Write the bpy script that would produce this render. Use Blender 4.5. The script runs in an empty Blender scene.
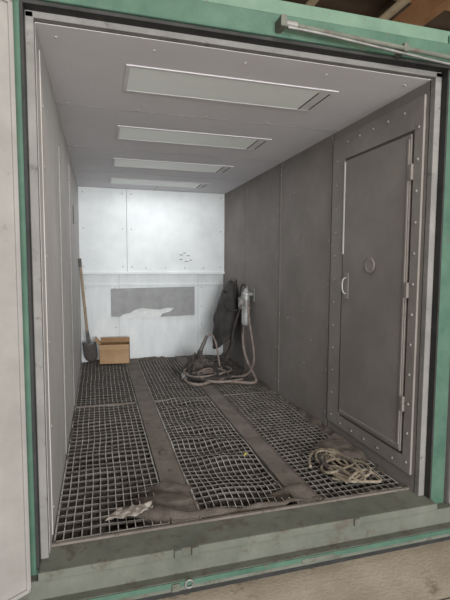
import bpy, bmesh, math, random
from mathutils import Vector, Matrix, noise
random.seed(7)
S = bpy.context.scene
S.view_settings.view_transform = 'Standard'

# ------------------------------------------------------------------ dims
XL, XR = -0.26, 1.94
YF, YB = 2.29, 6.84
ZC = 2.57
ZG = -0.24

# ------------------------------------------------------------------ materials
def mat(name, c1, c2=None, scale=6, rough=0.7, metal=0.0, bump=0.0, bscale=40, c3=None, c3amt=0.6, stretch=(1,1,1), lo=.35, hi=.65, spec=.5):
    m = bpy.data.materials.new(name); m.use_nodes = True
    nt = m.node_tree; b = nt.nodes['Principled BSDF']
    b.inputs['Roughness'].default_value = rough
    b.inputs['Metallic'].default_value = metal
    b.inputs['Specular IOR Level'].default_value = spec
    c2 = c2 or c1
    tc = nt.nodes.new('ShaderNodeTexCoord')
    mp = nt.nodes.new('ShaderNodeMapping'); mp.inputs['Scale'].default_value = stretch
    nt.links.new(tc.outputs['Object'], mp.inputs['Vector'])
    n = nt.nodes.new('ShaderNodeTexNoise'); n.inputs['Scale'].default_value = scale
    n.inputs['Detail'].default_value = 8; n.inputs['Roughness'].default_value = .65
    nt.links.new(mp.outputs[0], n.inputs['Vector'])
    r = nt.nodes.new('ShaderNodeValToRGB')
    r.color_ramp.elements[0].position = lo; r.color_ramp.elements[1].position = hi
    r.color_ramp.elements[0].color = (*c1, 1); r.color_ramp.elements[1].color = (*c2, 1)
    nt.links.new(n.outputs['Fac'], r.inputs['Fac'])
    out = r.outputs['Color']
    if c3:
        n3 = nt.nodes.new('ShaderNodeTexNoise'); n3.inputs['Scale'].default_value = scale*2.7
        n3.inputs['Detail'].default_value = 10; n3.inputs['Roughness'].default_value = .75
        nt.links.new(mp.outputs[0], n3.inputs['Vector'])
        r3 = nt.nodes.new('ShaderNodeValToRGB')
        r3.color_ramp.elements[0].position = c3amt; r3.color_ramp.elements[1].position = min(1, c3amt+.08)
        nt.links.new(n3.outputs['Fac'], r3.inputs['Fac'])
        mx = nt.nodes.new('ShaderNodeMixRGB'); mx.inputs['Color2'].default_value = (*c3, 1)
        nt.links.new(r3.outputs['Color'], mx.inputs['Fac'])
        nt.links.new(out, mx.inputs['Color1']); out = mx.outputs['Color']
    nt.links.new(out, b.inputs['Base Color'])
    if bump:
        nb = nt.nodes.new('ShaderNodeTexNoise'); nb.inputs['Scale'].default_value = bscale
        nb.inputs['Detail'].default_value = 6
        nt.links.new(tc.outputs['Object'], nb.inputs['Vector'])
        bp = nt.nodes.new('ShaderNodeBump'); bp.inputs['Strength'].default_value = bump
        bp.inputs['Distance'].default_value = .02
        nt.links.new(nb.outputs['Fac'], bp.inputs['Height'])
        nt.links.new(bp.outputs[0], b.inputs['Normal'])
    return m

M_white = mat('back_white', (.66,.70,.715), (.76,.80,.815), 3, .65, bump=.05, c3=(.53,.54,.535), c3amt=.68)
M_lower = mat('lower_white', (.62,.655,.67), (.72,.755,.77), 3, .7, bump=.05, c3=(.42,.41,.40), c3amt=.64, stretch=(2,2,.5))
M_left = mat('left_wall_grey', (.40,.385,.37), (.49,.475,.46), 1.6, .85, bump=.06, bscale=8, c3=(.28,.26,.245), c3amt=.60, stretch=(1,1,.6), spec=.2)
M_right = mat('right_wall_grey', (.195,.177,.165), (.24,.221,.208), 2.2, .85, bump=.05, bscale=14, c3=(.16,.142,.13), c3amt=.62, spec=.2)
M_rframe = mat('door_frame_grey', (.21,.193,.182), (.255,.237,.225), 3, .8, bump=.04, spec=.2)
M_ceil = mat('ceiling_paint', (.64,.63,.655), (.70,.69,.715), 1.5, .8, bump=.03, bscale=10, c3=(.56,.55,.565), c3amt=.66, spec=.2)
M_seam = mat('seam_dark', (.06,.055,.05), (.09,.08,.075), 8, .8)
M_seaml = mat('seam_grey', (.33,.33,.33), (.39,.39,.39), 8, .8)
M_bolt = mat('bolt_metal', (.24,.225,.215), (.31,.295,.28), 30, .6, .0)
M_boltw = mat('bolt_painted', (.40,.41,.41), (.50,.51,.51), 30, .6, .0)
M_boltd = mat('bolt_dark', (.10,.09,.085), (.15,.14,.13), 30, .5, .3)
M_green = mat('green_paint', (.040,.098,.068), (.072,.145,.103), 5, .7, bump=.12, bscale=25, c3=(.10,.095,.078), c3amt=.59)
M_greenl = mat('green_light', (.10,.175,.13), (.14,.225,.165), 5, .7, bump=.1, c3=(.12,.105,.08), c3amt=.60)
M_sill = mat('sill_dirty_green', (.11,.12,.10), (.165,.172,.148), 3, .85, bump=.12, c3=(.11,.10,.083), c3amt=.52, spec=.2)
M_jamb = mat('jamb_grey', (.17,.165,.16), (.24,.232,.225), 4, .75, bump=.08, c3=(.10,.09,.082), c3amt=.58)
M_gasket = mat('rubber_gasket', (.012,.014,.013), (.03,.03,.03), 8, .75)
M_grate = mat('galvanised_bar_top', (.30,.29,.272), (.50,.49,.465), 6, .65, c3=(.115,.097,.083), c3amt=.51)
M_grates = mat('shaded_dusty_bar_side', (.055,.046,.04), (.115,.10,.088), 7, .85)  # dusty sides, with shade painted into the colour to darken the gratings
M_strip = mat('dusty_steel_strip', (.13,.112,.099), (.195,.173,.155), 4, .85, bump=.15, bscale=60, c3=(.09,.075,.065), c3amt=.56, spec=.2)
M_sand = mat('blast_grit', (.036,.029,.024), (.088,.073,.062), 7, .95, bump=.5, bscale=120)
M_dust = mat('fine_grey_dust', (.085,.071,.061), (.140,.121,.107), 9, .95, bump=.5, bscale=120, spec=.2)
M_conc = mat('concrete', (.34,.295,.235), (.47,.415,.34), 2.2, .9, bump=.15, bscale=50, c3=(.22,.185,.145), c3amt=.57, spec=.2)
M_leaf = mat('door_leaf_paint', (.25,.238,.228), (.33,.318,.305), 2, .8, bump=.05, c3=(.20,.18,.165), c3amt=.62, spec=.2)
M_card = mat('cardboard', (.36,.23,.12), (.44,.29,.165), 5, .85, bump=.05)
M_cardi = mat('cardboard_inside', (.20,.12,.06), (.26,.16,.08), 5, .9)
M_black = mat('black_rubber', (.022,.02,.019), (.055,.05,.047), 9, .75, bump=.3, bscale=25)
M_jack = mat('dusty_dark_cloth', (.030,.025,.022), (.095,.08,.072), 9, .85, bump=.3, bscale=25)
M_hose = mat('dusty_hose', (.16,.125,.105), (.29,.235,.205), 20, .75)
M_rope = mat('dusty_tan_strap', (.18,.148,.108), (.31,.265,.205), 14, .85, bump=.3, bscale=200, c3=(.09,.075,.062), c3amt=.54)
M_wood = mat('wood_handle', (.26,.20,.135), (.36,.285,.20), 12, .7, stretch=(6,6,.5))
M_steel = mat('worn_steel', (.16,.16,.155), (.28,.28,.27), 12, .5, .4)
M_alu = mat('light_metal', (.36,.37,.37), (.50,.51,.51), 12, .45, .3)
M_patch = mat('grey_rubber_patch', (.25,.255,.262), (.32,.325,.333), 6, .7, bump=.1)
M_torn = mat('torn_pale_backing', (.60,.63,.63), (.72,.74,.74), 14, .7)
M_paper = mat('torn_sheet', (.22,.19,.17), (.42,.39,.355), 12, .8)
M_yel = mat('yellow_plastic', (.5,.42,.08), (.58,.5,.12), 10, .6)
M_roof = mat('shop_roof_deck', (.035,.025,.018), (.07,.05,.035), 1, .9)
M_beam = mat('rusty_beam', (.36,.18,.08), (.50,.28,.14), 2, .8)
M_pipe = mat('pipe_pale', (.45,.36,.24), (.55,.45,.3), 5, .6)
M_dark = mat('shop_wall_dark', (.05,.045,.04), (.09,.08,.07), 1, .9)
M_trim = mat('light_trim', (.64,.63,.655), (.70,.69,.715), 6, .8, spec=.2)
M_white2 = mat('white_board_paint', (.55,.54,.52), (.66,.65,.63), 3, .6)
M_ink = mat('marker_ink', (.05,.05,.06), (.08,.08,.09), 5, .6)

def emis(name, col, st):
    m = bpy.data.materials.new(name); m.use_nodes = True
    nt = m.node_tree; b = nt.nodes['Principled BSDF']
    n = nt.nodes.new('ShaderNodeTexNoise'); n.inputs['Scale'].default_value = 3
    r = nt.nodes.new('ShaderNodeValToRGB')
    r.color_ramp.elements[0].color = (*[c*.94 for c in col], 1); r.color_ramp.elements[1].color = (*col, 1)
    nt.links.new(n.outputs['Fac'], r.inputs['Fac'])
    nt.links.new(r.outputs['Color'], b.inputs['Base Color'])
    nt.links.new(r.outputs['Color'], b.inputs['Emission Color'])
    b.inputs['Emission Strength'].default_value = st
    b.inputs['Roughness'].default_value = .5
    return m
M_lens = emis('lamp_diffuser', (.68,.70,.67), .11)

# ------------------------------------------------------------------ helpers
def empty(name, loc=(0,0,0)):
    e = bpy.data.objects.new(name, None); S.collection.objects.link(e); e.location = loc
    return e
def finish(bm, name, m, parent=None, smooth=False):
    me = bpy.data.meshes.new(name); bm.normal_update(); bm.to_mesh(me); bm.free()
    if isinstance(m, (list, tuple)):
        for k in m: me.materials.append(k)
    else: me.materials.append(m)
    if smooth:
        for p in me.polygons: p.use_smooth = True
    o = bpy.data.objects.new(name, me); S.collection.objects.link(o)
    if parent: o.parent = parent
    return o
def addbox(bm, x0,x1,y0,y1,z0,z1, mi=0):
    v = [bm.verts.new(p) for p in ((x0,y0,z0),(x1,y0,z0),(x1,y1,z0),(x0,y1,z0),(x0,y0,z1),(x1,y0,z1),(x1,y1,z1),(x0,y1,z1))]
    for f in ((0,3,2,1),(4,5,6,7),(0,1,5,4),(1,2,6,5),(2,3,7,6),(3,0,4,7)):
        q = bm.faces.new([v[i] for i in f]); q.material_index = mi
def boxes(name, lst, m, parent=None, bevel=0):
    bm = bmesh.new()
    for b in lst: addbox(bm, *b)
    o = finish(bm, name, m, parent)
    if bevel:
        md = o.modifiers.new('b','BEVEL'); md.width = bevel; md.segments = 2; md.limit_method='ANGLE'
    return o
def bolts(name, pts, axis, m, parent, r=.011, h=.007):
    bm = bmesh.new()
    ax = Vector(axis).normalized()
    rot = Vector((0,0,1)).rotation_difference(ax).to_matrix().to_4x4()
    for p in pts:
        prof = [(r,0),(r*.92,h*.5),(r*.55,h*.9)]
        rings=[]
        for rr,hh in prof:
            rings.append([bm.verts.new(Matrix.Translation(p) @ rot @ Vector((rr*math.cos(k*math.pi/4), rr*math.sin(k*math.pi/4), hh))) for k in range(8)])
        for a,b in zip(rings, rings[1:]):
            for k in range(8): bm.faces.new((a[k],a[(k+1)%8],b[(k+1)%8],b[k]))
        bm.faces.new(rings[-1])
    return finish(bm, name, m, parent)
def tube(name, pts, r, m, parent=None, res=6, cyclic=False):
    c = bpy.data.curves.new(name,'CURVE'); c.dimensions='3D'; c.bevel_depth=r; c.bevel_resolution=3; c.use_fill_caps=True
    s = c.splines.new('NURBS'); s.points.add(len(pts)-1)
    for i,p in enumerate(pts): s.points[i].co = (*p,1)
    s.order_u = 4; s.use_endpoint_u = True; s.use_cyclic_u = cyclic; s.resolution_u = res
    c.materials.append(m)
    o = bpy.data.objects.new(name, c); S.collection.objects.link(o)
    if parent: o.parent = parent
    return o
def rod(name, a, b, r, m, parent=None, r2=None, seg=16):
    a=Vector(a); b=Vector(b); d=b-a; r2 = r if r2 is None else r2
    bm=bmesh.new()
    rot=Vector((0,0,1)).rotation_difference(d.normalized()).to_matrix()
    A=[bm.verts.new(a+rot@Vector((r*math.cos(2*math.pi*k/seg), r*math.sin(2*math.pi*k/seg),0))) for k in range(seg)]
    B=[bm.verts.new(b+rot@Vector((r2*math.cos(2*math.pi*k/seg), r2*math.sin(2*math.pi*k/seg),0))) for k in range(seg)]
    for k in range(seg): bm.faces.new((A[k],A[(k+1)%seg],B[(k+1)%seg],B[k]))
    bm.faces.new(A[::-1]); bm.faces.new(B)
    return finish(bm,name,m,parent)
def lathe(name, prof, loc, axis, m, parent=None, seg=24):
    bm=bmesh.new(); rot=Vector((0,0,1)).rotation_difference(Vector(axis).normalized()).to_matrix()
    rings=[]
    for r,h in prof:
        rings.append([bm.verts.new(Vector(loc)+rot@Vector((r*math.cos(2*math.pi*k/seg), r*math.sin(2*math.pi*k/seg),h))) for k in range(seg)])
    for a,b in zip(rings,rings[1:]):
        for k in range(seg): bm.faces.new((a[k],a[(k+1)%seg],b[(k+1)%seg],b[k]))
    bm.faces.new(rings[0][::-1]); bm.faces.new(rings[-1])
    return finish(bm,name,m,parent)
def fn(x,y,s=1.0,o=0.0): return noise.noise(Vector((x*s+o,y*s-o,o*1.7)))

# ------------------------------------------------------------------ walls
T=.06
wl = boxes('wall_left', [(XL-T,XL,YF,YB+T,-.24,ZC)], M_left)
boxes('seams', [(XL-.002,XL+.0015,y-.004,y+.004,.02,ZC) for y in (3.4,4.57,5.74)], M_seaml, wl)
boxes('wear_sheet', [(XL,XL+.006,2.40,3.36,.02,2.50),(XL,XL+.006,3.44,4.53,.02,2.30),(XL,XL+.006,4.62,5.70,.02,2.42)], M_left, wl, .002)
bolts('bolts',[Vector((XL+.006,y,z)) for y in (2.45,3.31,3.49,4.48,4.67,5.65) for z in (.15,.6,1.05,1.5,1.95,2.25)],(1,0,0),M_bolt,wl,.009,.006)
boxes('vent_slot',[(XL+.006,XL+.010,5.1,5.22,1.9,2.1)],M_seam,wl)

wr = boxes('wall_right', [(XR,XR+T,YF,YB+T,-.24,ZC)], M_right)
boxes('seams', [(XR-.0015,XR+.002,y-.006,y+.006,.0,ZC) for y in (3.42,4.57,5.74)], M_seam, wr)
boxes('seam_battens', [(XR-.004,XR+.001,y-.045,y-.008,.0,ZC) for y in (4.57,5.74)]+[(XR-.004,XR+.001,3.435,3.47,0,ZC)], M_right, wr,.001)
pts=[]
for y in (3.455,4.53,4.61,5.70,5.78):
    z=.15
    while z<2.5: pts.append(Vector((XR-.004,y,z))); z+=.38
for y,z in ((3.9,.5),(3.95,1.0),(4.1,1.55),(3.7,1.9),(4.2,2.2),(5.1,.6),(5.2,1.3),(5.0,1.9),(3.85,1.25),(4.9,1.6),(6.2,1.9),(4.3,.9),(3.75,.75)): pts.append(Vector((XR-.001,y,z)))
bolts('bolts',pts,(-1,0,0),M_bolt,wr,.009,.007)

wb = boxes('wall_back', [(XL-T,XR+T,YB,YB+T,-.24,ZC)], M_lower)
boxes('upper_panels',[(XL,.42,YB-.05,YB,1.34,ZC),(.424,XR,YB-.05,YB,1.34,ZC)],M_white,wb,.003)
boxes('panel_lip',[(XL,XR,YB-.075,YB-.045,1.31,1.345)],M_white,wb,.004)
boxes('panel_joints',[(.30,.304,YB-.002,YB,.0,1.31),(1.52,1.524,YB-.002,YB,.0,1.31)],M_seaml,wb)
boxes('lower_rail',[(XL,XR,YB-.02,YB,1.14,1.155)],M_lower,wb,.002)
bolts('bolts',[Vector((x,YB-.05,z)) for x in (-.2,.36,.49,1.88) for z in (1.42,1.98,2.5)]+[Vector((x,YB,z)) for x in (-.18,.24,1.58,1.86) for z in (.2,.5,.8,1.1)]+[Vector((x,YB-.05,1.4)) for x in (.7,1.0,1.3,1.6)],(0,-1,0),M_boltw,wb,.012,.006)
bm=bmesh.new()
def poly(bm, pl, y0, y1):
    a=[bm.verts.new((x,y0,z)) for x,z in pl]; b=[bm.verts.new((x,y1,z)) for x,z in pl]
    n=len(pl); bm.faces.new(a); bm.faces.new(b[::-1])
    for k in range(n): bm.faces.new((a[k],b[k],b[(k+1)%n],a[(k+1)%n]))
poly(bm,[(.18,1.09),(1.46,1.11),(1.46,.66),(.92,.645),(.95,.69),(1.08,.73),(1.14,.78),(1.02,.785),(.90,.76),(.78,.77),(.64,.79),(.52,.76),(.46,.72),(.36,.70),(.30,.66),(.18,.67)],YB-.026,YB-.001)
bmesh.ops.recalc_face_normals(bm,faces=bm.faces)
finish(bm,'torn_rubber_patch',M_patch,wb)
bm=bmesh.new(); poly(bm,[(.30,.64),(.95,.63),(1.15,.74),(1.16,.80),(.5,.82),(.34,.72)],YB-.010,YB-.001)
bmesh.ops.recalc_face_normals(bm,faces=bm.faces); finish(bm,'torn_backing',M_torn,wb)
for i,(x,z,w) in enumerate(((1.22,1.60,.05),(1.28,1.63,.03),(1.33,1.59,.05),(1.22,1.53,.04),(1.30,1.50,.06),(1.38,1.52,.03))):
    tube('marker_scribble_%d'%i,[(x,YB-.052,z),(x+w*.5,YB-.052,z+.03),(x+w*.3,YB-.052,z-.01),(x+w,YB-.052,z+.01)],.0045,M_ink,wb)

ce = boxes('ceiling',[(XL-T,XR+T,YF,YB+T,ZC,ZC+T)],M_ceil)
boxes('seams',[(XL,XR,y-.004,y+.004,ZC-.001,ZC+.002) for y in (3.36,4.5,5.62,6.7)]+[(.83,.836,6.4,YB,ZC-.001,ZC+.002)],M_seaml,ce)
bolts('screws',[Vector((x,y,ZC)) for x in (-.18,.3,.8,1.3,1.84) for y in (2.4,3.32,4.46,5.58)],(0,0,-1),M_boltw,ce,.008,.005)

for i,y in enumerate((2.62,3.75,4.88,6.0)):
    e=empty('ceiling_light_panel')
    x0,x1,y1=.19,1.48,y+.35
    boxes('bezel',[(x0-.02,x1+.02,y-.02,y+.004,ZC-.006,ZC),(x0-.02,x1+.02,y1-.004,y1+.02,ZC-.006,ZC),(x0-.02,x0+.004,y,y1,ZC-.006,ZC),(x1-.004,x1+.02,y,y1,ZC-.006,ZC)],M_trim,e,.002)
    boxes('diffuser',[(x0,x1-.10,y,y1,ZC-.004,ZC)],M_lens,e)
    boxes('end_cap',[(x1-.10,x1,y,y1,ZC-.005,ZC)],M_trim,e)
    boxes('end_cap_lines',[(x1-.098,x1-.090,y+.03,y1-.02,ZC-.008,ZC-.004),(x1-.02,x1-.012,y+.03,y1-.02,ZC-.008,ZC-.004)],M_seam,e)

# ------------------------------------------------------------------ access door in right wall
d=empty('door_1')
X=XR
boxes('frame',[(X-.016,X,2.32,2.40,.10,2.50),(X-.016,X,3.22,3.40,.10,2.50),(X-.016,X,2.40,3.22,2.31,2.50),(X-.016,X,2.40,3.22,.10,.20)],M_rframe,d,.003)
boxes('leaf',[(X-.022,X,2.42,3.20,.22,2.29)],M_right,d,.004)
boxes('leaf_gap',[(X-.006,X-.001,2.40,3.22,.20,2.31)],M_seam,d)
boxes('edge_strip',[(X-.027,X-.02,3.185,3.20,1.55,2.28)],M_white2,d)
boxes('stiffener',[(X-.028,X-.02,2.43,2.445,.25,2.26),(X-.028,X-.02,2.43,3.19,.24,.262)],M_rframe,d,.002)
pts=[]
for z in [.17+.195*k for k in range(12)]: pts+= [Vector((X-.016,3.33,z)),Vector((X-.016,2.36,z))]
for y in [2.5+.17*k for k in range(5)]: pts+= [Vector((X-.016,y,2.44)),Vector((X-.016,y,.14))]
bolts('bolts',pts,(-1,0,0),M_bolt,d,.010,.008)
lathe('porthole_ring',[(.050,0),(.056,.004),(.056,.012),(.048,.014),(.044,.011),(.0005,.011)],(X-.022,2.81,1.46),(-1,0,0),M_rframe,d)
tube('handle',[(X-.02,3.13,1.36),(X-.05,3.13,1.36),(X-.062,3.13,1.33),(X-.062,3.13,1.27),(X-.05,3.13,1.23),(X-.02,3.13,1.23)],.006,M_alu,d)
boxes('latch_plate',[(X-.028,X-.02,3.10,3.16,1.19,1.40)],M_rframe,d,.002)
boxes('hinges',[(X-.034,X-.015,2.395,2.425,z,z+.10) for z in (.5,1.25,2.0)],M_right,d,.004)

# ------------------------------------------------------------------ container frame
c=empty('shipping_container')
boxes('left_post',[(-.36,-.30,2.20,2.30,ZG+.02,2.80),(-.44,-.36,2.22,2.34,ZG+.02,2.80)],M_green,c,.006)
boxes('left_jamb',[(-.30,-.262,2.25,2.30,-.02,2.60)],M_jamb,c,.004)
boxes('left_gasket',[(-.312,-.298,2.19,2.25,-.02,2.60)],M_gasket,c,.002)
boxes('right_post',[(1.99,2.10,2.21,2.34,ZG+.02,2.80)],M_green,c,.006)
boxes('right_jamb',[(1.94,1.985,2.25,2.30,-.02,2.60)],M_jamb,c,.004)
boxes('right_gasket',[(1.98,1.992,2.20,2.25,-.02,2.60)],M_gasket,c,.002)
boxes('header',[(-.44,2.10,2.18,2.30,2.62,2.735)],M_green,c,.008)
boxes('header_jamb',[(-.30,1.985,2.25,2.30,2.572,2.62)],M_jamb,c,.003)
boxes('header_gasket',[(-.31,1.99,2.19,2.25,2.600,2.618)],M_gasket,c,.002)
boxes('top_rail',[(-.44,2.10,2.225,2.36,2.735,2.83)],M_greenl,c,.008)
boxes('sill_top',[(-.30,1.99,2.14,2.34,-.05,-.006)],M_sill,c,.006)
boxes('sill_lip',[(-.30,1.99,2.335,2.355,-.05,.006)],M_strip,c,.003)
boxes('sill_face',[(-.44,2.10,2.15,2.30,-.20,-.05)],M_sill,c,.005)
boxes('sill_ledge',[(-.44,2.10,2.095,2.16,-.20,-.145)],M_sill,c,.006)
boxes('sill_green_edge',[(-.44,2.10,2.090,2.10,-.175,-.147)],M_green,c,.002)
boxes('sill_foot',[(-.44,2.10,2.12,2.30,ZG,-.20)],M_gasket,c)
boxes('floor_beams',[(XL-T,XR+T,y,y+.08,ZG,-.232) for y in (2.4,4.0,5.6,6.76)],M_green,c)
for i,x in enumerate((.35,.44,1.40)):
    boxes('sill_lug_%d'%i,[(x,x+.04,2.125,2.16,-.05,-.004)],M_sill,c,.006)
tube('tie_down_ring',[(.42+.022*math.cos(t*.7),2.088,-.165+.022*math.sin(t*.7)) for t in range(9)],.006,M_steel,c,cyclic=True)
boxes('sill_cleats',[(.33,.37,2.08,2.10,-.19,-.15),(1.05,1.25,2.085,2.10,-.18,-.155)],M_sill,c,.003)
def corr(name,x,sgn):
    bm=bmesh.new(); y=2.34
    prof=[]
    while y<YB:
        prof+= [(x,y),(x,y+.07),(x+sgn*.035,y+.10),(x+sgn*.035,y+.17)]; y+=.20
    a=[bm.verts.new((p,q,ZG+.03)) for p,q in prof]; b=[bm.verts.new((p,q,2.76)) for p,q in prof]
    for k in range(len(a)-1): bm.faces.new((a[k],a[k+1],b[k+1],b[k]))
    finish(bm,name,M_green,c)
corr('side_skin_left',-.40,-1); corr('side_skin_right',2.07,1)
boxes('end_skin',[(-.44,2.10,YB+.1,YB+.13,ZG+.03,2.80)],M_green,c)
boxes('roof_skin',[(-.44,2.10,2.3,YB+.13,2.74,2.76)],M_green,c)
rod('lock_rod',(.93,2.13,2.66),(2.25,2.10,2.60),.012,M_sill,c)
rod('lock_rod_collar',(.90,2.13,2.662),(.98,2.129,2.658),.020,M_steel,c)
boxes('rod_bracket',[(.885,.92,2.10,2.19,2.635,2.69),(1.6,1.63,2.10,2.19,2.61,2.655)],M_sill,c,.006)
tube('rod_cable',[(.93,2.12,2.64),(1.05,2.11,2.635),(1.3,2.12,2.625),(1.6,2.11,2.60),(1.9,2.10,2.575),(2.1,2.10,2.57)],.007,M_steel,c)

def leaf(name,hx,hy,ang,w,z0,z1,sg):
    e=empty(name,(hx,hy,0)); e.rotation_euler=(0,0,ang)
    boxes('panel',[(0,w,-.02,.02,z0,z1)],M_leaf,e,.004)
    boxes('edge_frame',[(0,.02,-.03,.03,z0,z1),(w-.05,w,-.03,.03,z0,z1),(0,w,-.03,.03,z1-.06,z1),(0,w,-.03,.03,z0,z0+.02)],M_leaf,e,.004)
    boxes('outer_skin',[(.02,w-.03,sg*.03-.008,sg*.03+.008,z0+.04,z1-.06)],M_green,e)
    return e
leaf('container_door',-.345,2.165,math.radians(180+33),1.15,-.09,2.62,-1)
leaf('container_door',2.155,2.25,math.radians(12),1.15,-.09,1.02,1)

# ------------------------------------------------------------------ floor, gratings, strips
fl=boxes('floor',[(XL,XR,YF+.01,YB,-.23,-.20)],M_seam)
strips=[(.375,.545),(1.15,1.31)]
for a,b in strips:
    boxes('floor_support_channel',[(a,b,2.36,YB,-.012,.006),(a,a+.012,2.36,YB,-.20,-.012),(b-.012,b,2.36,YB,-.20,-.012),(a,a+.008,2.36,YB,.006,.014),(b-.008,b,2.36,YB,.006,.014)],M_strip,None,.002)
def grating(x0,x1,y0,y1,seed,nx,dy,amp):
    bm=bmesh.new(); h=.026; t=.0028
    def zz(x,y): return amp*fn(x,y,2.6,seed)+amp*.6*math.sin(y*15+4*fn(x,y,1.5,seed))*abs(math.sin((x-x0)/(x1-x0)*math.pi))+.004*fn(x,y,7,seed)-.006
    def jx(x,y): return .010*fn(x,y,2.5,seed+9)
    def jy(x,y): return .016*fn(x,y,3.5,seed+5)
    def bar(p,q,n,t,h,dz=0):
        dx=q[0]-p[0]; dyy=q[1]-p[1]; L=math.hypot(dx,dyy); nx_,ny_=-dyy/L*t,dx/L*t
        prev=None
        for i in range(n+1):
            x=p[0]+dx*i/n; y=p[1]+dyy*i/n; z=zz(x,y)+dz
            ox=jx(x,y)*min(1,8*min(x-x0,x1-x)/(x1-x0)); oy=jy(x,y)*min(1,8*min(y-y0,y1-y)/(y1-y0))
            vs=[bm.verts.new((x+nx_+ox,y+ny_+oy,z)),bm.verts.new((x-nx_+ox,y-ny_+oy,z)),bm.verts.new((x-nx_+ox,y-ny_+oy,z-h)),bm.verts.new((x+nx_+ox,y+ny_+oy,z-h))]
            if prev:
                for k in range(4):
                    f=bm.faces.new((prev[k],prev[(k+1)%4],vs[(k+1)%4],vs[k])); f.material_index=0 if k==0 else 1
            prev=vs
    for i in range(nx+1):
        x=x0+(x1-x0)*i/nx; bar((x,y0),(x,y1),44,t*(1.7 if i in(0,nx) else 1),h)
    ny=round((y1-y0)/dy)
    for j in range(ny+1):
        y=y0+(y1-y0)*j/ny; bar((x0,y),(x1,y),14,t*(2.2 if j in(0,ny) else 1),h*.5,.001)
    bmesh.ops.recalc_face_normals(bm,faces=bm.faces)
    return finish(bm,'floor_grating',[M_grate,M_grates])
cols=[(XL+.012,.366,13),(.554,1.141,13),(1.319,XR-.014,13)]
for i,(a,b,n) in enumerate(cols):
    dy=(.080,.066,.060)[i]; amp=(.008,.022,.008)[i]
    grating(a,b,2.38,4.635,i*3+1,n,dy,amp)
    grating(a,b,4.665,YB-.02,i*3+2,n,dy,.010)
boxes('grating_support_angle',[(a,b,4.638,4.662,-.05,.004) for a,b,_ in cols],M_strip)

def g(x,y,cx,cy,sx,sy): return math.exp(-((x-cx)/sx)**2-((y-cy)/sy)**2)
bm=bmesh.new(); NX,NY=170,380; V=[]
for j in range(NY+1):
    y=2.365+(YB-2.375)*j/NY; row=[]
    for i in range(NX+1):
        x=XL+.012+(XR-XL-.024)*i/NX
        z=-.075+.040*fn(x,y,2.3,3)+.028*math.sin(y*26+5*fn(x,y,1.6,8)*2+3*x)*(.6+fn(x,y,2,5))+.012*fn(x,y,14,2)
        m_=0
        m_+=.105*g(x,y,.42,2.72,.19,.26)+.085*g(x,y,.26,2.54,.20,.13)+.075*g(x,y,.46,3.25,.09,.3)
        m_+=.13*g(x,y,1.82,3.08,.17,.20)+.08*g(x,y,1.92,3.6,.06,.5)
        m_+=.08*g(x,y,1.5,6.80,1.2,.12)+.07*g(x,y,.1,6.82,.4,.08)+.08*g(x,y,1.5,6.2,.5,.35)+.08*g(x,y,XR,5,.03,3)+.07*g(x,y,.9,2.40,.7,.06)
        m_+=.095*g(x,y,1.22,2.54,.12,.15)+.07*g(x,y,XL,4.5,.03,2)+.055*g(x,y,1.7,2.42,.3,.06)
        z+=m_*(1+.35*fn(x,y,7,6))
        z=min(z,.034+.016*fn(x,y,6,1))
        row.append(bm.verts.new((x,y,max(z,-.195)+.006*fn(x,y,22,4))))
    V.append(row)
for j in range(NY):
    for i in range(NX): bm.faces.new((V[j][i],V[j][i+1],V[j+1][i+1],V[j+1][i]))
o=finish(bm,'blast_grit_bed',[M_sand,M_dust],None,True)
for p in o.data.polygons:
    if p.center.z>-.014: p.material_index=1

# ------------------------------------------------------------------ objects
b=empty('cardboard_box',(.22,6.64,.012)); b.rotation_euler=(0,0,math.radians(-6))
w,dp,h,t=.21,.13,.28,.005
boxes('sides',[(-w,w,-dp,-dp+t,0,h),(-w,w,dp-t,dp,0,h),(-w,-w+t,-dp,dp,0,h),(w-t,w,-dp,dp,0,h),(-w,w,-dp,dp,0,t)],M_card,b)
boxes('inner',[(-w+t,w-t,dp-2*t,dp-t,t,h-.002),(-w+t,w-t,-dp+t,dp-t,.14,.15)],M_cardi,b)
f=boxes('flap_back',[(-w,w,-.002,.002,0,.09)],M_card,b); f.location=(0,dp,h); f.rotation_euler=(.6,0,0)
f=boxes('flap_front',[(-w,w,-.002,.002,0,.10)],M_card,b); f.location=(0,-dp,h); f.rotation_euler=(2.2,0,0)
f=boxes('flap_side',[(-.002,.002,-dp,dp,0,.11)],M_card,b); f.location=(-w,0,h); f.rotation_euler=(0,-.7,0)

s=empty('shovel')
rod('handle',(-.236,6.25,1.52),(-.165,6.48,.50),.018,M_wood,s,.020)
rod('grip_cap',(-.237,6.248,1.53),(-.230,6.27,1.42),.022,M_boltd,s,.022)
rod('socket',(-.168,6.47,.53),(-.142,6.60,.30),.023,M_steel,s,.030)
bm=bmesh.new(); G=[]
for j in range(9):
    v=j/8; row=[]
    wd=.095 if v<.6 else .095*math.sqrt(max(0,1-((v-.6)/.42)**2))
    for i in range(9):
        u=i/8*2-1
        row.append(bm.verts.new(Vector((-.142+.03*v+u*wd, 6.60+.10*v-.035*(1-u*u)*(1-v*.5)+.0, .33-.315*v))))
    G.append(row)
for j in range(8):
    for i in range(8): bm.faces.new((G[j][i],G[j][i+1],G[j+1][i+1],G[j+1][i]))
o=finish(bm,'blade',M_boltd,s,True); md=o.modifiers.new('s','SOLIDIFY'); md.thickness=.004

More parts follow.
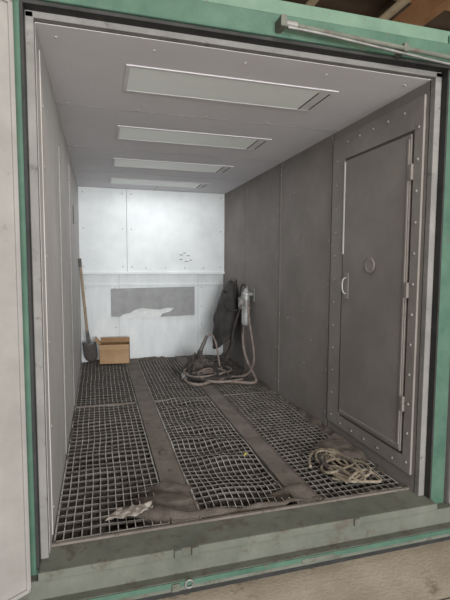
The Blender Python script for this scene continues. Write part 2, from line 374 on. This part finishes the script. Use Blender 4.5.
def sheet(name, fnc, nu, nv, m, thick, parent=None):
    bm=bmesh.new(); G=[[bm.verts.new(fnc(i/nu,j/nv)) for i in range(nu+1)] for j in range(nv+1)]
    for j in range(nv):
        for i in range(nu): bm.faces.new((G[j][i],G[j][i+1],G[j+1][i+1],G[j+1][i]))
    o=finish(bm,name,m,parent,True); md=o.modifiers.new('s','SOLIDIFY'); md.thickness=thick
    return o
hd=empty('blasting_hood')
def rub(u,v):
    w=.13+.13*math.sin(min(1,(1-v)*1.15)*math.pi*.62)
    if v>.72: w*=math.sqrt(max(.02,1-((v-.72)/.30)**2))
    a=math.pi*(u)
    y=6.18-.10*(1-v)+w*math.cos(a)*1.15
    x=XR-.02-w*1.05*math.sin(a)*(1-.2*v)-.02+.03*fn(u*6,v*6,1,3)-.07*(1-v)
    z=.34+.88*v+.09*math.sin(u*7+1)*(1-v)+.03*fn(u*5,v*3,1,6)
    return Vector((min(x,XR-.012),y,z))
sheet('hood_cape',rub,28,30,M_black,.006,hd)
lathe('face_ring',[(.045,0),(.06,.005),(.06,.02),(.045,.025)],(1.76,6.08,.98),(-1,-.6,0),M_boltd,hd)
rod('wall_hook',(1.94,6.18,1.26),(1.84,6.18,1.25),.009,M_steel,hd)
tube('hood_air_line',[(1.80,6.15,1.05),(1.70,6.05,1.12),(1.66,5.9,1.0),(1.72,5.75,.8),(1.80,5.6,.85)],.012,M_black,hd)

bg=empty('blast_gun')
gx,gy=1.84,5.42
boxes('bracket',[(1.86,1.94,5.38,5.46,1.06,1.10),(1.925,1.94,5.34,5.50,.98,1.16)],M_steel,bg,.003)
lathe('body',[(.02,-.02),(.045,0),(.05,.03),(.05,.20),(.062,.205),(.062,.235),(.048,.24),(.048,.38),(.058,.385),(.058,.41),(.035,.43),(.02,.48),(.014,.50)],(gx,gy,.68),(.05,.1,1),M_alu,bg)
lathe('filter_bowl',[(.02,0),(.032,.02),(.034,.14),(.04,.145),(.04,.165),(.01,.17)],(gx-.02,gy+.13,.86),(0,0,1),M_steel,bg)
tube('top_fitting',[(gx,gy,1.16),(gx-.01,gy+.03,1.24),(gx-.04,gy+.1,1.22),(gx-.03,gy+.13,1.05)],.012,M_black,bg)
rod('trigger_lever',(gx-.05,gy-.02,1.08),(gx-.11,gy-.05,.92),.009,M_steel,bg)
rod('nozzle',(gx-.01,gy,.68),(gx-.04,gy-.03,.56),.026,M_boltd,bg,.017)
boxes('valve_block',[(gx-.09,gx-.04,gy-.05,gy+.04,.94,1.02)],M_steel,bg,.006)

hs=empty('blast_hose')
tube('hose_drop',[(1.80,5.39,.57),(1.78,5.36,.35),(1.84,5.15,.12),(1.86,4.95,.03),(1.75,4.95,.025),(1.60,5.05,.03),(1.45,5.1,.03),(1.25,5.3,.03),(1.1,5.5,.03),(1.05,5.75,.035),(1.2,5.85,.04),(1.4,5.7,.04),(1.5,5.4,.03),(1.3,5.1,.03),(1.12,5.0,.03),(1.0,5.15,.03),(1.02,5.4,.03),(1.2,5.55,.06),(1.45,5.5,.06),(1.6,5.7,.05)],.018,M_hose,hs,8)
tube('hose_loop',[(1.83,5.30,1.0),(1.80,5.2,.9),(1.80,5.08,.6),(1.84,5.0,.3),(1.8,5.15,.05),(1.65,5.3,.03),(1.5,5.2,.06),(1.35,5.05,.03),(1.2,5.15,.06),(1.15,5.35,.06),(1.35,5.5,.05),(1.62,5.4,.05),(1.75,5.6,.05),(1.7,5.8,.04)],.013,M_hose,hs,8)
tube('hose_feed',[(1.82,5.56,.88),(1.74,5.66,.6),(1.76,5.72,.3),(1.7,5.85,.06),(1.5,5.95,.04),(1.3,5.9,.05),(1.15,5.7,.04),(1.1,5.3,.03),(1.25,5.1,.07),(1.5,5.15,.07),(1.7,5.35,.04)],.015,M_jack,hs,8)
tube('hose_wall',[(1.86,5.9,1.25),(1.83,5.85,.9),(1.80,5.8,.5),(1.72,5.85,.12),(1.55,6.05,.06)],.012,M_black,hs,8)
tube('hose_dark',[(1.0,5.6,.05),(1.1,5.25,.05),(1.3,5.2,.08),(1.55,5.3,.08),(1.6,5.55,.06),(1.4,5.65,.08),(1.2,5.45,.08),(1.15,5.15,.05),(1.4,4.98,.04),(1.7,5.1,.04)],.016,M_hose,hs,8)
tube('hose_dark_2',[(.95,5.9,.05),(1.0,5.4,.05),(1.2,5.0,.05),(1.45,5.2,.10),(1.5,5.6,.1),(1.25,5.75,.1),(1.05,5.5,.06),(1.2,5.2,.08),(1.6,5.2,.06),(1.8,5.4,.05)],.014,M_black,hs,8)
rod('hose_coupling',(1.02,5.38,.035),(1.02,5.48,.04),.03,M_steel,hs)
rod('nozzle_barrel',(1.33,5.85,.26),(1.44,5.90,.47),.030,M_boltd,hs,.022)
rod('nozzle_grip',(1.30,5.80,.16),(1.335,5.86,.27),.040,M_black,hs,.036)
tube('nozzle_whip',[(1.44,5.90,.45),(1.49,5.93,.52),(1.56,5.9,.44),(1.58,5.85,.28),(1.6,5.8,.05)],.013,M_hose,hs)
def jac(u,v):
    x=1.10+.48*u+.06*fn(u*3,v*3,1,2); y=5.55+.50*v+.06*fn(u*3,v*3,1,7)
    e=math.sin(u*math.pi)**.6*math.sin(v*math.pi)**.6
    z=.012+e*(.05+.15*abs(fn(u*3.5,v*3.5,1,1))+.10*fn(u*8,v*8,1,4)+.06*abs(fn(u*14,v*14,1,2))+.17*g(u,v,.45,.6,.2,.25))
    return Vector((x,y,max(z,.010)))
sheet('jacket_heap',jac,60,60,M_jack,.005,hs)

rc=empty('tangled_rope')
random.seed(12)
P=[]
for k in range(60):
    a=k*.71+.5*math.sin(k*.37); rr=.85+.45*math.sin(k*1.3)+.2*random.random()
    x=1.63+.125*rr*math.cos(a)+.04*math.sin(k*.41)
    y=2.68+.20*rr*math.sin(a)+.06*math.cos(k*.29)
    P.append((x,y,.018+.014*(k%3)+.02*random.random()))
tube('rope',P,.010,M_rope,rc,8)
tube('rope_tail',[P[-1],(1.74,2.62,.05),(1.82,2.50,.03),(1.80,2.42,.02),(1.70,2.44,.03),(1.60,2.50,.02),(1.50,2.56,.02)],.010,M_rope,rc,8)
tube('rope_end',[P[0],(1.72,2.85,.05),(1.66,2.98,.04),(1.56,2.97,.03),(1.47,2.86,.02),(1.44,2.76,.02)],.010,M_rope,rc,8)
P2=[(1.63+.16*math.cos(k*1.15)*(.5+.5*random.random()),2.70+.24*math.sin(k*1.15)*(.5+.5*random.random()),.02+.02*(k%3)) for k in range(22)]
tube('rope_dark',P2,.012,M_jack,rc,8)

def ps(u,v):
    return Vector((.02+.24*u+.03*fn(u*3,v*3,1,5)+.04*v, 2.43+.09*v+.05*u+.02*fn(u*5,v*2,1,8), .026+.04*abs(fn(u*4,v*4,1,9))))
sheet('torn_paper_scrap',ps,16,10,M_paper,.002)
def yt(u,v): return Vector((1.04+.035*u,3.06+.025*v+.02*u,.014+.012*math.sin(u*3)))
sheet('yellow_plastic_tag',yt,6,4,M_yel,.003)

# ------------------------------------------------------------------ shop
boxes('shop_floor',[(-8,10,-9,16,ZG-.1,ZG)],M_conc)
boxes('floor_joint',[(-8,10,1.72,1.728,ZG,ZG+.001),(1.55,1.558,-9,1.72,ZG,ZG+.001)],M_seam)
boxes('shop_roof',[(-8,10,-9,16,5.6,5.7)],M_roof)
rb=empty('roof_truss')
boxes('purlins',[(-8,10,y,y+.10,5.38,5.6) for y in [2.5+1.1*k for k in range(12)]],M_beam,rb)
boxes('girders',[(x,x+.16,-9,16,5.05,5.38) for x in (-3.5,.8,4.6,7.6)],M_beam,rb)
for i,(a,b2) in enumerate((((2.6,16,4.7),(2.6,2,4.7)),((3.5,16,4.55),(3.5,2,4.55)))): rod('conduit_%d'%i,a,b2,.05,M_pipe,rb)
rod('cross_conduit',(-8,6.2,4.8),(10,6.2,4.8),.06,M_pipe,rb)
boxes('shop_wall_far',[(-8,10,16,16.1,ZG,5.6)],M_dark)
boxes('shop_wall_right',[(10,10.1,-9,16,ZG,5.6)],M_dark)

# ------------------------------------------------------------------ lights
w=bpy.data.worlds.new('w'); S.world=w; w.use_nodes=True
w.node_tree.nodes['Background'].inputs[0].default_value=(1,.98,.95,1)
w.node_tree.nodes['Background'].inputs[1].default_value=.42
def area(name,loc,tgt,sx,sy,e,col):
    l=bpy.data.lights.new(name,'AREA'); l.shape='RECTANGLE'; l.size=sx; l.size_y=sy; l.energy=e; l.color=col
    o=bpy.data.objects.new(name,l); S.collection.objects.link(o); o.location=loc
    o.rotation_euler=(Vector(tgt)-Vector(loc)).to_track_quat('-Z','Y').to_euler()
area('bay_door_daylight',(1.2,-7,1.5),(.8,5,1.3),5,3.2,1130,(1,.995,.98))
area('high_bay_lamp',(1.2,-.5,5.2),(1.3,2.0,0),1.2,.6,110,(1,.91,.78))
area('roof_flood',(6,9,3.6),(6,9,6),2,2,90,(1,.85,.65))
for i,y in enumerate((2.8,3.93,5.06,6.18)):
    area('booth_tube_lamp',(.8,y,ZC-.03),(.8,y,0),1.1,.28,4.5 if i<3 else 7,(.97,.98,1))

# ------------------------------------------------------------------ camera
cd=bpy.data.cameras.new('camera'); cam=bpy.data.objects.new('camera',cd); S.collection.objects.link(cam)
cd.sensor_fit='VERTICAL'; cd.sensor_height=36; cd.lens=440/600*36; cd.clip_start=.05
z=Vector((.0051,.9968,.0802)).normalized(); y=Vector((-.2764,.0805,-.9577)); y=(y-z*y.dot(z)).normalized(); x=y.cross(z)
R=Matrix((x,y,z))
cam.matrix_world=Matrix.Translation((0,0,1.46)) @ R.to_4x4()
S.camera=cam
